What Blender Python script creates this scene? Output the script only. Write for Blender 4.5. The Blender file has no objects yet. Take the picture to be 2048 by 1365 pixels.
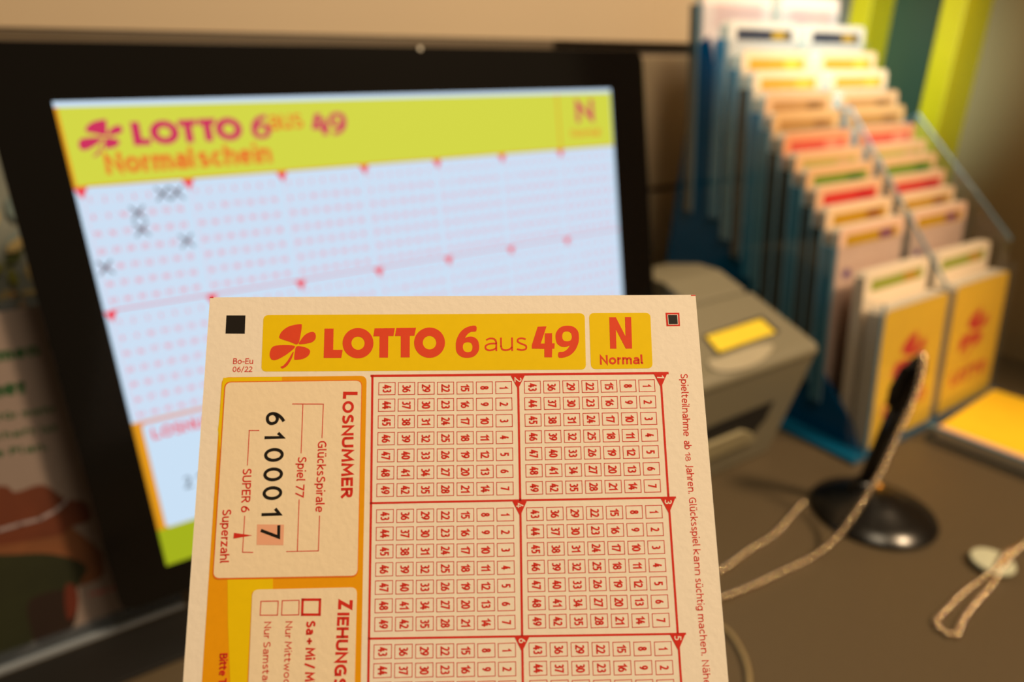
import bpy, bmesh, math, random
from mathutils import Vector as V3, Matrix
from mathutils.geometry import tessellate_polygon
random.seed(7)
S = bpy.context.scene
COL = S.collection
# ------------------------------------------------------------------ camera
H = 0.268                       # camera height above the counter top, metres
FPX, CX, CY = 1340.0, 1024.0, 682.5
PITCH = math.atan((CY - 130.0) / FPX)
PSI = math.atan((3280 - CX) / (FPX / math.cos(PITCH)))
RT = V3((math.sin(PSI), -math.cos(PSI), 0))
FW = V3((math.cos(PSI) * math.cos(PITCH), math.sin(PSI) * math.cos(PITCH), -math.sin(PITCH)))
UP = RT.cross(FW)
CAM = V3((0, 0, H))
cd = bpy.data.cameras.new('camera'); cam = bpy.data.objects.new('camera', cd); COL.objects.link(cam)
cam.matrix_world = Matrix(((RT.x, UP.x, -FW.x, CAM.x), (RT.y, UP.y, -FW.y, CAM.y), (RT.z, UP.z, -FW.z, CAM.z), (0, 0, 0, 1)))
cd.sensor_width = 36; cd.lens = 36 * FPX / 2048; cd.clip_start = 0.005; cd.clip_end = 50
cd.dof.use_dof = True; cd.dof.focus_distance = 0.116; cd.dof.aperture_fstop = 9.8
S.camera = cam
# ------------------------------------------------------------------ world, lights, exposure
S.view_settings.view_transform = 'Standard'; S.view_settings.look = 'None'
S.view_settings.gamma = 1; S.view_settings.use_curve_mapping = False
S.view_settings.exposure = 0.0
wd = bpy.data.worlds.new('world'); S.world = wd; wd.use_nodes = True
_n = wd.node_tree; _bg = _n.nodes['Background']; _bg.inputs[1].default_value = 0.17
_tc = _n.nodes.new('ShaderNodeTexCoord'); _sx = _n.nodes.new('ShaderNodeVectorMath'); _sx.operation = 'DOT_PRODUCT'
_sx.inputs[1].default_value = (0.80, -0.25, 0.45)      # the shop is bright to the right and above, dark to the left
_n.links.new(_tc.outputs['Generated'], _sx.inputs[0])
_rp = _n.nodes.new('ShaderNodeValToRGB'); _mr = _n.nodes.new('ShaderNodeMapRange'); _mr.inputs[1].default_value = -1; _mr.inputs[2].default_value = 1
_n.links.new(_sx.outputs['Value'], _mr.inputs[0]); _n.links.new(_mr.outputs[0], _rp.inputs[0])
_rp.color_ramp.elements[0].position = .30; _rp.color_ramp.elements[0].color = (.06, .045, .035, 1)
_rp.color_ramp.elements[1].position = .85; _rp.color_ramp.elements[1].color = (1.0, .68, .36, 1)
_n.links.new(_rp.outputs[0], _bg.inputs[0])


def area(name, loc, target, size, power, color, spread=180):
    l = bpy.data.lights.new(name, 'AREA'); l.shape = 'DISK'; l.size = size; l.energy = power; l.color = color
    l.spread = math.radians(spread)
    o = bpy.data.objects.new(name, l); COL.objects.link(o); o.location = V3(loc) * H
    o.rotation_euler = (V3(target) - V3(loc)).to_track_quat('-Z', 'Y').to_euler()
    return o


area('ceiling_spot_warm', (3.2, -2.35, 4.7), (1.2, .7, .2), 0.20, 26.5, (1.0, 0.71, 0.43))
area('wall_fill_warm', (.9, -.4, 3.4), (1.0, 1.8, 1.2), 0.30, 1.5, (1.0, 0.80, 0.54), 110)  # unseen fill light added to brighten the back wall
sp = bpy.data.lights.new('daylight_beam', 'SPOT'); sp.energy = 175; sp.color = (0.70, 1.0, 1.0)
sp.spot_size = math.radians(9); sp.spot_blend = 0.6; sp.shadow_soft_size = 0.05
so = bpy.data.objects.new('daylight_beam', sp); COL.objects.link(so); so.location = V3((-2.4, -1.3, 3.5)) * H
so.rotation_euler = (V3((2.27, 1.40, 1.10)) - V3((-2.4, -1.3, 3.5))).to_track_quat('-Z', 'Y').to_euler()


# ------------------------------------------------------------------ camera rays to planes (H units)
def ray(u, v): return FW * FPX + RT * (u - CX) - UP * (v - CY)


def hit(u, v, n, d):             # plane n.P = d, everything in units of H
    n = V3(n); C = V3((0, 0, 1)); r = ray(u, v)
    return C + r * ((d - n.dot(C)) / n.dot(r))


class Frame:
    """a flat sheet in space: origin, right, up and outward normal, metres"""
    def __init__(s, O, U, V):
        s.O = V3(O); s.U = V3(U).normalized(); s.V = V3(V).normalized(); s.N = s.U.cross(s.V).normalized(); s.V = s.N.cross(s.U)

    def P(s, x, y, h=0): return s.O + s.U * x + s.V * y + s.N * h

    def px(s, u, v):
        r = ray(u, v); t = s.N.dot(s.O - CAM) / s.N.dot(r)
        P = CAM + r * t - s.O
        return (P.dot(s.U), P.dot(s.V))


# ------------------------------------------------------------------ materials
def lin(c):
    return tuple(((x / 255) / 12.92 if x / 255 <= .04045 else ((x / 255 + .055) / 1.055) ** 2.4) for x in c)


MATS = {}


def mat(name, rgb, rough=.6, spec=.5, metal=0, emit=0, noise=.06, scale=60, bump=0, alpha=1, coat=0, emcol=None, trans=0):
    if name in MATS: return MATS[name]
    m = bpy.data.materials.new(name); m.use_nodes = True; nt = m.node_tree; b = nt.nodes['Principled BSDF']
    c = lin(rgb)
    tc = nt.nodes.new('ShaderNodeTexCoord'); nz = nt.nodes.new('ShaderNodeTexNoise'); nz.inputs['Scale'].default_value = scale
    nz.inputs['Detail'].default_value = 4
    nt.links.new(tc.outputs['Object'], nz.inputs['Vector'])
    mx = nt.nodes.new('ShaderNodeMix'); mx.data_type = 'RGBA'
    mx.inputs[6].default_value = tuple(x * (1 - noise) for x in c) + (1,)
    mx.inputs[7].default_value = tuple(min(1, x * (1 + noise)) for x in c) + (1,)
    nt.links.new(nz.outputs['Fac'], mx.inputs[0])
    nt.links.new(mx.outputs[2], b.inputs['Base Color'])
    b.inputs['Roughness'].default_value = rough; b.inputs['Metallic'].default_value = metal
    b.inputs['Specular IOR Level'].default_value = spec
    b.inputs['Coat Weight'].default_value = coat
    b.inputs['Alpha'].default_value = alpha
    if emit:
        b.inputs['Emission Color'].default_value = c + (1,); b.inputs['Emission Strength'].default_value = emit
        nt.links.remove(b.inputs['Base Color'].links[0]); b.inputs['Base Color'].default_value = (.01, .01, .01, 1)
        b.inputs['Roughness'].default_value = rough
    if bump:
        bp = nt.nodes.new('ShaderNodeBump'); bp.inputs['Strength'].default_value = bump; bp.inputs['Distance'].default_value = .0003
        nt.links.new(nz.outputs['Fac'], bp.inputs['Height']); nt.links.new(bp.outputs['Normal'], b.inputs['Normal'])
    MATS[name] = m
    return m


def clear(name, tint, gloss=.12, diff=0.0, dcol=(255, 255, 255)):
    """thin clear plastic: see-through tint with a glossy skin"""
    if name in MATS: return MATS[name]
    m = bpy.data.materials.new(name); m.use_nodes = True; nt = m.node_tree
    for n in list(nt.nodes):
        if n.type != 'OUTPUT_MATERIAL': nt.nodes.remove(n)
    out = [n for n in nt.nodes if n.type == 'OUTPUT_MATERIAL'][0]
    t = nt.nodes.new('ShaderNodeBsdfTransparent'); t.inputs[0].default_value = lin(tint) + (1,)
    g = nt.nodes.new('ShaderNodeBsdfGlossy'); g.inputs['Roughness'].default_value = .08
    d = nt.nodes.new('ShaderNodeBsdfDiffuse'); d.inputs[0].default_value = lin(dcol) + (1,)
    nz = nt.nodes.new('ShaderNodeTexNoise'); nz.inputs['Scale'].default_value = 40
    tc = nt.nodes.new('ShaderNodeTexCoord'); nt.links.new(tc.outputs['Object'], nz.inputs['Vector'])
    mr = nt.nodes.new('ShaderNodeMapRange'); mr.inputs[3].default_value = gloss * .6; mr.inputs[4].default_value = gloss * 1.4
    nt.links.new(nz.outputs['Fac'], mr.inputs[0])
    a = nt.nodes.new('ShaderNodeMixShader'); nt.links.new(mr.outputs[0], a.inputs[0]); nt.links.new(t.outputs[0], a.inputs[1]); nt.links.new(g.outputs[0], a.inputs[2])
    b = nt.nodes.new('ShaderNodeMixShader'); b.inputs[0].default_value = diff
    nt.links.new(a.outputs[0], b.inputs[1]); nt.links.new(d.outputs[0], b.inputs[2]); nt.links.new(b.outputs[0], out.inputs[0])
    MATS[name] = m
    return m


# ------------------------------------------------------------------ objects
ROOT = {}


def tag(o, label=None, cat=None, group=None, kind=None):
    if label: o['label'] = label
    if cat: o['category'] = cat
    if group: o['group'] = group
    if kind: o['kind'] = kind
    return o


def thing(name, label, cat, loc, group=None):
    o = bpy.data.objects.new(name, None); COL.objects.link(o); o.location = V3(loc); o.empty_display_size = .01
    ROOT[o.name] = V3(loc)
    return tag(o, label, cat, group)


def obj(name, vs, fs, mats, parent=None, mi=None, smooth=False, bevel=0, loc=None, seg=2):
    off = ROOT[parent.name] if parent else V3(loc or (0, 0, 0))
    me = bpy.data.meshes.new(name)
    me.from_pydata([tuple(V3(v) - off) for v in vs], [], fs)
    for m in (mats if isinstance(mats, list) else [mats]): me.materials.append(m)
    if mi: me.polygons.foreach_set('material_index', mi)
    if smooth: me.polygons.foreach_set('use_smooth', [True] * len(fs))
    me.update()
    o = bpy.data.objects.new(name, me); COL.objects.link(o)
    if parent: o.parent = parent
    else: o.location = off
    ROOT[o.name] = off
    if bevel:
        b = o.modifiers.new('bevel', 'BEVEL'); b.width = bevel; b.segments = seg; b.limit_method = 'ANGLE'
    return o


class Geo:
    """collects shapes with a material each, to be linked as one mesh"""
    def __init__(s): s.v = []; s.f = []; s.m = []; s.mats = []

    def mi(s, m):
        if m not in s.mats: s.mats.append(m)
        return s.mats.index(m)

    def add(s, vs, fs, m):
        n = len(s.v); k = s.mi(m)
        s.v += [V3(v) for v in vs]; s.f += [tuple(i + n for i in f) for f in fs]; s.m += [k] * len(fs)

    def prism(s, bottom, top, m):          # two loops of equal length, bottom counter-clockwise from outside-top
        n = len(bottom); fs = [tuple(range(n - 1, -1, -1)), tuple(range(n, 2 * n))]
        fs += [(i, (i + 1) % n, n + (i + 1) % n, n + i) for i in range(n)]
        s.add(list(bottom) + list(top), fs, m)

    def box(s, a, b, m):                   # H units
        x0, y0, z0 = a; x1, y1, z1 = b
        q = [(x0, y0), (x1, y0), (x1, y1), (x0, y1)]
        s.prism([V3((x, y, z0)) * H for x, y in q], [V3((x, y, z1)) * H for x, y in q], m)

    def slab(s, fr, pts, h0, h1, m):       # outline on a frame, given thickness along its normal
        s.prism([fr.P(x, y, h0) for x, y in pts], [fr.P(x, y, h1) for x, y in pts], m)

    def tube(s, path, r, m, n=10, cap=True):
        vs = []; fs = []; path = [V3(p) for p in path]; rr = r if isinstance(r, list) else [r] * len(path)
        for i, p in enumerate(path):
            t = (path[min(i + 1, len(path) - 1)] - path[max(i - 1, 0)]).normalized()
            a = t.cross(V3((.3, .2, 1)) if abs(t.z) < .9 else V3((1, .1, 0))).normalized(); b = t.cross(a)
            vs += [p + (a * math.cos(k * 2 * math.pi / n) + b * math.sin(k * 2 * math.pi / n)) * rr[i] for k in range(n)]
        for i in range(len(path) - 1):
            fs += [(i * n + k, i * n + (k + 1) % n, (i + 1) * n + (k + 1) % n, (i + 1) * n + k) for k in range(n)]
        if cap: fs += [tuple(range(n - 1, -1, -1)), tuple(range((len(path) - 1) * n, len(path) * n))]
        s.add(vs, fs, m)

    def lathe(s, c, prof, m, n=48, ax=V3((0, 0, 1))):
        ax = V3(ax).normalized(); a = ax.orthogonal().normalized(); b = ax.cross(a); vs = []; fs = []
        for r, z in prof:
            vs += [V3(c) + ax * z + (a * math.cos(k * 2 * math.pi / n) + b * math.sin(k * 2 * math.pi / n)) * r for k in range(n)]
        for i in range(len(prof) - 1):
            fs += [(i * n + k, i * n + (k + 1) % n, (i + 1) * n + (k + 1) % n, (i + 1) * n + k) for k in range(n)]
        fs += [tuple(range(n - 1, -1, -1)), tuple(range((len(prof) - 1) * n, len(prof) * n))]
        s.add(vs, fs, m)

    def build(s, name, parent=None, **k): return obj(name, s.v, s.f, s.mats, parent, mi=s.m, **k)


# ------------------------------------------------------------------ flat print on sheets
def _g(w, *st): return (w, st)


def P_(*p): return ('p', p)
def C_(*p): return ('c', p)
def O_(cx, cy, rx, ry): return ('o', (cx, cy, rx, ry))


X_ = .70
SIXS = C_((.42, 1), (.25, .86), (.1, .66), (.01, .4), (.03, .16), (.13, .03), (.25, 0), (.39, .04), (.49, .17), (.5, .32), (.46, .48), (.36, .58), (.25, .60), (.12, .54), (.03, .42))
BOWL = lambda x0, x1: O_((x0 + x1) / 2, X_ / 2, (x1 - x0) / 2, X_ / 2)
FONT = {
    '0': _g(.5, O_(.25, .5, .25, .5)), '1': _g(.26, P_((0, .78), (.26, 1), (.26, 0))),
    '2': _g(.48, C_((.02, .86), (.12, .97), (.25, 1), (.4, .94), (.46, .78), (.42, .6), (.25, .32), (0, 0)), P_((-.02, 0), (.5, 0))),
    '3': _g(.46, C_((.03, .93), (.2, 1), (.37, .95), (.43, .78), (.37, .61), (.17, .54)), C_((.17, .54), (.38, .5), (.46, .28), (.4, .08), (.2, 0), (.0, .06))),
    '4': _g(.54, P_((.32, 1), (0, .26), (.54, .26)), P_((.39, .62), (.39, 0))),
    '5': _g(.46, P_((.43, 1), (.09, 1), (.07, .56)), C_((.07, .57), (.22, .62), (.38, .55), (.46, .33), (.4, .1), (.22, 0), (.0, .05))),
    '6': _g(.5, SIXS), '7': _g(.48, P_((0, 1), (.48, 1), (.15, 0))),
    '8': _g(.5, O_(.25, .765, .2, .235), O_(.25, .265, .25, .265)),
    '9': _g(.5, ('c', tuple((.5 - x, 1 - y) for x, y in SIXS[1]))),
    'A': _g(.62, P_((0, 0), (.31, 1), (.62, 0)), P_((.1, .3), (.52, .3))), 'B': _g(.48, P_((0, 0), (0, 1)), C_((0, 1), (.25, 1), (.42, .9), (.42, .66), (.28, .55), (0, .54)), C_((0, .54), (.3, .53), (.48, .4), (.47, .13), (.3, 0), (0, 0))),
    'E': _g(.42, P_((.42, 0), (0, 0), (0, 1), (.42, 1)), P_((0, .52), (.36, .52))), 'G': _g(.6, C_((.55, .9), (.4, 1), (.2, .97), (.03, .75), (0, .5), (.04, .22), (.2, .02), (.4, 0), (.57, .08)), P_((.57, .04), (.57, .46), (.34, .46))),
    'H': _g(.54, P_((0, 0), (0, 1)), P_((.54, 0), (.54, 1)), P_((0, .52), (.54, .52))), 'I': _g(0, P_((0, 0), (0, 1))),
    'J': _g(.2, C_((0, -.12), (.12, -.08), (.2, .06), (.2, .3)), P_((.2, .25), (.2, 1))), 'L': _g(.42, P_((0, 1), (0, 0), (.42, 0))),
    'M': _g(.7, P_((0, 0), (.05, 1), (.35, .25), (.65, 1), (.7, 0))), 'N': _g(.54, P_((0, 0), (0, 1), (.54, 0), (.54, 1))),
    'O': _g(.66, O_(.33, .5, .33, .5)), 'P': _g(.46, P_((0, 0), (0, 1)), C_((0, 1), (.25, 1), (.44, .9), (.44, .6), (.25, .47), (0, .46))),
    'R': _g(.5, P_((0, 0), (0, 1)), C_((0, 1), (.25, 1), (.44, .9), (.44, .62), (.25, .5), (0, .49)), P_((.22, .49), (.5, 0))),
    'S': _g(.48, C_((.45, .91), (.28, 1), (.1, .95), (.03, .76), (.12, .6), (.36, .45), (.48, .27), (.4, .06), (.2, 0), (.0, .08))),
    'T': _g(.54, P_((0, 1), (.54, 1)), P_((.27, 1), (.27, 0))), 'U': _g(.54, P_((0, 1), (0, .35)), C_((0, .36), (.04, .1), (.27, 0), (.5, .1), (.54, .36)), P_((.54, .35), (.54, 1))),
    'Z': _g(.5, P_((.02, 1), (.5, 1), (0, 0), (.5, 0))),
    'a': _g(.42, C_((.04, .61), (.18, X_), (.34, .67), (.41, .52), (.42, .38)), P_((.42, .4), (.42, 0)), C_((.42, .4), (.2, .39), (.03, .28), (.02, .1), (.13, 0), (.3, .03), (.42, .15))),
    'b': _g(.46, P_((0, 1.04), (0, 0)), BOWL(0, .46)), 'c': _g(.38, C_((.38, .62), (.25, X_), (.09, .64), (.0, .36), (.07, .08), (.22, 0), (.38, .07))),
    'd': _g(.46, P_((.46, 1.04), (.46, 0)), BOWL(0, .46)), 'e': _g(.46, C_((.02, .36), (.25, .36), (.46, .37)), C_((.46, .37), (.41, .62), (.24, X_), (.07, .62), (.0, .35), (.06, .09), (.24, 0), (.43, .07))),
    'f': _g(.3, C_((.32, 1.04), (.16, 1.02), (.1, .85), (.1, .7)), P_((.1, .72), (.1, 0)), P_((-.02, X_), (.28, X_))),
    'g': _g(.46, BOWL(0, .46), P_((.46, X_), (.46, .0)), C_((.46, .02), (.43, -.2), (.24, -.28), (.04, -.22))),
    'h': _g(.42, P_((0, 0), (0, 1.04)), C_((0, .5), (.12, .67), (.28, X_), (.41, .58), (.42, .4)), P_((.42, .42), (.42, 0))), 'i': _g(0, P_((0, 0), (0, .62)), P_((0, 1.05), (0, 1.06))),
    'k': _g(.4, P_((0, 0), (0, 1.04)), P_((.38, X_), (.03, .36), (.4, 0))), 'l': _g(.1, P_((0, 1.04), (0, .15)), C_((0, .16), (.03, .02), (.13, 0))),
    'm': _g(.7, P_((0, 0), (0, X_)), C_((0, .5), (.1, .66), (.22, X_), (.33, .6), (.35, .42)), P_((.35, .44), (.35, 0)), C_((.35, .5), (.45, .66), (.57, X_), (.68, .6), (.7, .42)), P_((.7, .44), (.7, 0))),
    'n': _g(.42, P_((0, 0), (0, X_)), C_((0, .5), (.12, .66), (.27, X_), (.41, .6), (.42, .42)), P_((.42, .44), (.42, 0))), 'o': _g(.48, BOWL(0, .48)),
    'p': _g(.46, P_((0, X_), (0, -.28)), BOWL(0, .46)), 'r': _g(.17, P_((0, 0), (0, X_)), C_((0, .45), (.08, .64), (.24, .69))),
    's': _g(.36, C_((.34, .64), (.2, X_), (.06, .66), (.04, .5), (.18, .37), (.34, .26), (.34, .07), (.18, 0), (0, .06))),
    't': _g(.28, P_((.08, .9), (.08, .2)), C_((.08, .22), (.11, .04), (.2, 0), (.3, .03)), P_((-.04, X_), (.27, X_))),
    'u': _g(.42, P_((0, X_), (0, .25)), C_((0, .27), (.04, .06), (.17, 0), (.32, .05), (.42, .2)), P_((.42, X_), (.42, 0))),
    'w': _g(.66, P_((0, X_), (.16, 0), (.33, .6), (.5, 0), (.66, X_))), 'z': _g(.38, P_((0, X_), (.38, X_), (0, 0), (.38, 0))),
    '+': _g(.42, P_((0, .36), (.42, .36)), P_((.21, .15), (.21, .57))), '/': _g(.34, P_((0, -.1), (.34, 1.05))), '-': _g(.24, P_((0, .36), (.24, .36))), '.': _g(0, P_((0, 0), (0, .06)))}
_u = lambda w, g, xs: (w, g[1] + tuple(P_((x, 1.03), (x, 1.04)) for x in xs))
FONT['ü'] = _u(.42, FONT['u'], (.11, .31)); FONT['ä'] = _u(.42, FONT['a'], (.11, .31))


def opencurve(P, n=4):
    out = []
    for i in range(len(P) - 1):
        a, b, c, d = P[max(i - 1, 0)], P[i], P[i + 1], P[min(i + 2, len(P) - 1)]
        for j in range(n):
            t = j / n
            out.append(tuple(.5 * (2 * b[k] + (c[k] - a[k]) * t + (2 * a[k] - 5 * b[k] + 4 * c[k] - d[k]) * t * t + (3 * b[k] - a[k] - 3 * c[k] + d[k]) * t ** 3) for k in (0, 1)))
    return out + [tuple(P[-1])]


def ribbon(P, w, closed):
    """flat band of width w along 2D points, mitred"""
    P = [V3((p[0], p[1], 0)) for p in P]; n = len(P); vs = []; fs = []
    for i in range(n):
        a = P[i - 1] if (i or closed) else None; b = P[(i + 1) % n] if (i < n - 1 or closed) else None
        d1 = (P[i] - a).normalized() if a is not None else None; d2 = (b - P[i]).normalized() if b is not None else None
        d1 = d1 or d2; d2 = d2 or d1
        n1 = V3((-d1.y, d1.x, 0)); n2 = V3((-d2.y, d2.x, 0)); m = (n1 + n2)
        m = m.normalized() if m.length > .1 else n1
        k = min(1 / max(.3, m.dot(n1)), 2.2); q = m * (w / 2 * k)
        vs += [P[i] + q, P[i] - q]
    for i in range(n if closed else n - 1):
        j = (i + 1) % n; fs.append((2 * i, 2 * i + 1, 2 * j + 1, 2 * j))
    return vs, fs


def glyph_mesh(txt, length, cap, th, prefix, res):
    """strokes of a line of text: cap height and stroke in metres, ink running 0..length"""
    t = th * cap; gap = (.11 + th * .75)
    def adv(s_):
        x = 0; last = 0
        for c in s_:
            if c == ' ': x += .24; continue
            x += FONT[c][0] + gap; last = gap
        return x - last
    A = adv(prefix or txt); sx = (length - t) / max(A, 1e-6) if A > .01 else cap
    ys = cap - t; vs = []; fs = []; x = 0
    for c in txt:
        if c == ' ': x += .24; continue
        w, st = FONT[c]
        for kd, d in st:
            if kd == 'o': P = ell(d[0], d[1], d[2], d[3], 8 + res * 5)
            elif kd == 'c': P = opencurve(d, max(1, res))
            else: P = list(d)
            P = [((x + q[0]) * sx + t / 2, q[1] * ys + t / 2) for q in P]
            if kd == 'p':      # square ends reach the full height
                a = V3(P[0]) - V3(P[1]); b = V3(P[-1]) - V3(P[-2])
                if abs(a.y) > abs(a.x) * .3 or abs(a.x) > 0: P[0] = tuple(V3(P[0]) + a.normalized() * t * .5)
                P[-1] = tuple(V3(P[-1]) + b.normalized() * t * .5)
            v, f = ribbon(P, t, kd == 'o')
            fs += [tuple(i + len(vs) for i in q) for q in f]; vs += [(p.x, p.y) for p in v]
        x += w + gap
    return vs, fs


def ell(cx, cy, rx, ry=None, n=40, a0=0, a1=2 * math.pi):
    ry = rx if ry is None else ry
    return [(cx + rx * math.cos(a0 + (a1 - a0) * i / n), cy + ry * math.sin(a0 + (a1 - a0) * i / n)) for i in range(n)]


def smoothpoly(pts, n=4):
    """closed Catmull-Rom through the points"""
    out = []; L = len(pts)
    for i in range(L):
        p0, p1, p2, p3 = [pts[(i + k - 1) % L] for k in range(4)]
        for j in range(n):
            t = j / n
            out.append(tuple(.5 * (2 * p1[a] + (p2[a] - p0[a]) * t + (2 * p0[a] - 5 * p1[a] + 4 * p2[a] - p3[a]) * t * t + (3 * p1[a] - p0[a] - 3 * p2[a] + p3[a]) * t ** 3) for a in (0, 1)))
    return out


class Ink(Geo):
    def __init__(s, fr, step=1.5e-5): super().__init__(); s.fr = fr; s.step = step

    def poly(s, pts, m, lay=1, hole=None):
        loops = [[V3((x, y, 0)) for x, y in pts]]
        if hole: loops.append([V3((x, y, 0)) for x, y in hole])
        flat = [p for l in loops for p in l]
        fs = []
        for t in tessellate_polygon(loops):
            a, b, c = [flat[i] for i in t]
            ar = (b - a).cross(c - a).z
            if abs(ar) < 1e-16: continue
            fs.append(tuple(t) if ar > 0 else (t[0], t[2], t[1]))
        s.add([s.fr.P(p.x, p.y, lay * s.step) for p in flat], fs, m)

    def ppoly(s, pts, m, lay=1, hole=None, f=None):
        g = (lambda q: s.fr.px(*f(*q))) if f else (lambda q: s.fr.px(*q))
        s.poly([g(q) for q in pts], m, lay, [g(q) for q in hole] if hole else None)

    def line(s, p, q, w, m, lay=1):
        p = V3(p); q = V3(q); d = (q - p).normalized(); n = V3((-d.y, d.x)) * w / 2; e = d * w / 2
        s.poly([tuple(p - n - e), tuple(q - n + e), tuple(q + n + e), tuple(p + n - e)], m, lay)

    def pline(s, a, b, w, m, lay=1): s.line(s.fr.px(*a), s.fr.px(*b), w, m, lay)

    def rect(s, quad, w, m, lay=1):
        for i in range(4): s.line(quad[i], quad[(i + 1) % 4], w, m, lay)

    def text(s, txt, p, q, cap, m, lay=1, bold=0.0, prefix=None, res=3, up=None, shear=0):
        """ink from p to q along the baseline (sheet coords); cap = height of a capital"""
        p = V3(p); q = V3(q); d = (q - p); ln = d.length; d.normalize(); u = V3((-d.y, d.x)) if up is None else V3(up)
        vs, fs = glyph_mesh(txt, ln, cap, max(.075, .145 + bold * 2.7), prefix, res)
        pts = [p + d * x + u * y for x, y in vs]
        fx = []
        for f in fs:
            a, b, c = pts[f[0]], pts[f[1]], pts[f[2]]
            fx.append(f if (b.x - a.x) * (c.y - a.y) - (b.y - a.y) * (c.x - a.x) > 0 else f[::-1])
        s.add([s.fr.P(v.x, v.y, lay * s.step) for v in pts], fx, m)

    def ptext(s, txt, a, b, cappx, m, lay=1, **k):
        pa = V3(s.fr.px(*a)); pb = V3(s.fr.px(*b))
        d = (V3(b) - V3(a)).normalized(); nn = (a[0] + d.y * cappx, a[1] - d.x * cappx)
        cap = (V3(s.fr.px(*nn)) - pa).length
        s.text(txt, pa, pb, cap, m, lay, **k)

    def prr(s, quad, r, m, lay=1):         # rounded quad from pixel corners TL TR BR BL
        c = [V3(s.fr.px(*q)) for q in quad]; s.poly(rquad(c, r), m, lay)


def rquad(c, r, n=6):
    out = []; L = len(c)
    for i in range(L):
        p = V3(c[i]); a = (V3(c[i - 1]) - p).normalized(); b = (V3(c[(i + 1) % L]) - p).normalized()
        for j in range(n + 1):
            t = j / n; out.append(tuple(p + a * r * (1 - t) ** 2 + b * r * t ** 2))
    return out


# clover and bold digits, drawn in the pixels of two enlarged crops (A: x/4.014+400, y/4.014+580; B: x/3.412+880, y/3.412+580)
cropA = lambda x, y: (x / 4.014 + 400, y / 4.014 + 580)
cropB = lambda x, y: (x / 3.412 + 880, y / 3.412 + 580)
cropC = lambda x, y: (x / 2.935 + 360, y / 2.935 + 900)
cropD = lambda x, y: (x / 2.7676 + 720, y / 2.7676 + 960)
CLOVER = [[(786, 436), (720, 418), (645, 392), (638, 370), (660, 332), (706, 298), (762, 281), (812, 277), (818, 292), (810, 352)],
          [(796, 437), (812, 400), (840, 365), (872, 345), (905, 338), (926, 352), (930, 384), (916, 410), (880, 428)],
          [(765, 456), (700, 444), (620, 447), (582, 460), (564, 492), (560, 530), (575, 560), (606, 565), (650, 547), (712, 508)],
          [(776, 455), (830, 458), (868, 473), (885, 495), (870, 530), (828, 555), (765, 563), (757, 550), (762, 500)]]
STEM = [(747, 499), (753, 503), (738, 550), (705, 605), (668, 632), (650, 626), (648, 616), (668, 610), (705, 568), (733, 520)]
LET = [[(1000, 312), (1073, 312), (1070, 482), (1146, 482), (1135, 548), (993, 548)],
       [(1402, 310), (1565, 308), (1554, 372), (1512, 372), (1510, 545), (1440, 545), (1442, 374), (1392, 374)],
       [(1577, 307), (1735, 305), (1722, 370), (1685, 370), (1684, 543), (1612, 543), (1612, 372), (1565, 372)]]
OS = [(1269, 429, 124, 122, 53), (1843, 425, 124, 122, 54)]
SIX = [(243, 245), (180, 257), (137, 292), (112, 345), (108, 392), (116, 430), (145, 457), (188, 465), (232, 455), (260, 425), (268, 390), (258, 345), (228, 322), (195, 320), (172, 328), (190, 302), (215, 287), (247, 283)]
SIXH = [(190, 358), (214, 366), (222, 392), (214, 418), (188, 426), (164, 416), (156, 390), (164, 366)]
FOUR = [(667, 252), (727, 250), (688, 367), (715, 367), (715, 297), (765, 296), (765, 366), (783, 366), (781, 402), (766, 403), (764, 461), (712, 461), (712, 404), (627, 402), (627, 376)]


def logo_on(ink, m, lay, f=None, thin=None):
    """f maps slip pixels to other sheet coords; None draws on the slip itself"""
    def put(pts, cr, hole=None, sm=0):
        if sm: pts = smoothpoly(pts, sm); hole = smoothpoly(hole, sm) if hole else None
        P = [cr(*q) for q in pts]; Q = [cr(*q) for q in hole] if hole else None
        if f: ink.poly([f(*q) for q in P], m, lay, [f(*q) for q in Q] if Q else None)
        else: ink.ppoly(P, m, lay, Q)
    for l in CLOVER: put(l, cropA, sm=4)
    put(STEM, cropA, sm=2)
    for l in LET: put(l, cropA)
    for cx, cy, rx, ry, ri in OS: put(ell(cx, cy, rx, ry, 48), cropA, ell(cx, cy, ri, ri, 32))
    put(SIX, cropB, SIXH, sm=3)
    put(FOUR, cropB)
    nine = lambda P: [(188 + 868 - x, 355 + 355 - y) for x, y in P]
    put(nine(SIX), cropB, nine(SIXH), sm=3)


# ================================================================== SETTING
M_tan = mat('wall_tan', (182, 164, 138), .7, noise=.03, scale=8)
M_dark = mat('dark_gap', (38, 32, 26), .7)
M_rail = mat('rail_brown', (88, 76, 60), .5)
g = Geo()
g.box((-3, 1.83, -.1), (2.95, 1.95, 2.6), M_dark)
for x0, x1 in ((-2.99, 1.915), (1.94, 2.94)):
    for z0, z1 in ((-.1, .568), (.588, 1.03), (1.07, 2.6)): g.box((x0, 1.80, z0), (x1, 1.832, z1), M_tan)
tag(g.build('wall_back', bevel=.0004), kind='structure')
g = Geo(); g.box((-3, 1.79, 1.03), (1.30, 1.828, 1.066), M_rail)
tag(g.build('trim_1', bevel=.0006), kind='structure')
M_brown = mat('wall_brown', (150, 126, 88), .75, noise=.05, scale=6)
g = Geo(); g.box((2.78, -.75, -.1), (2.95, 1.83, 2.6), M_brown)
tag(g.build('wall_right'), kind='structure')
M_ctr = mat('counter_laminate', (86, 74, 55), .42, noise=.10, scale=300)
g = Geo(); g.box((-3, -1.2, -.12), (2.78, 1.8, 0), M_ctr)
tag(g.build('counter', bevel=.001), 'dark brown laminate counter top under all the items', 'counter')
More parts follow.
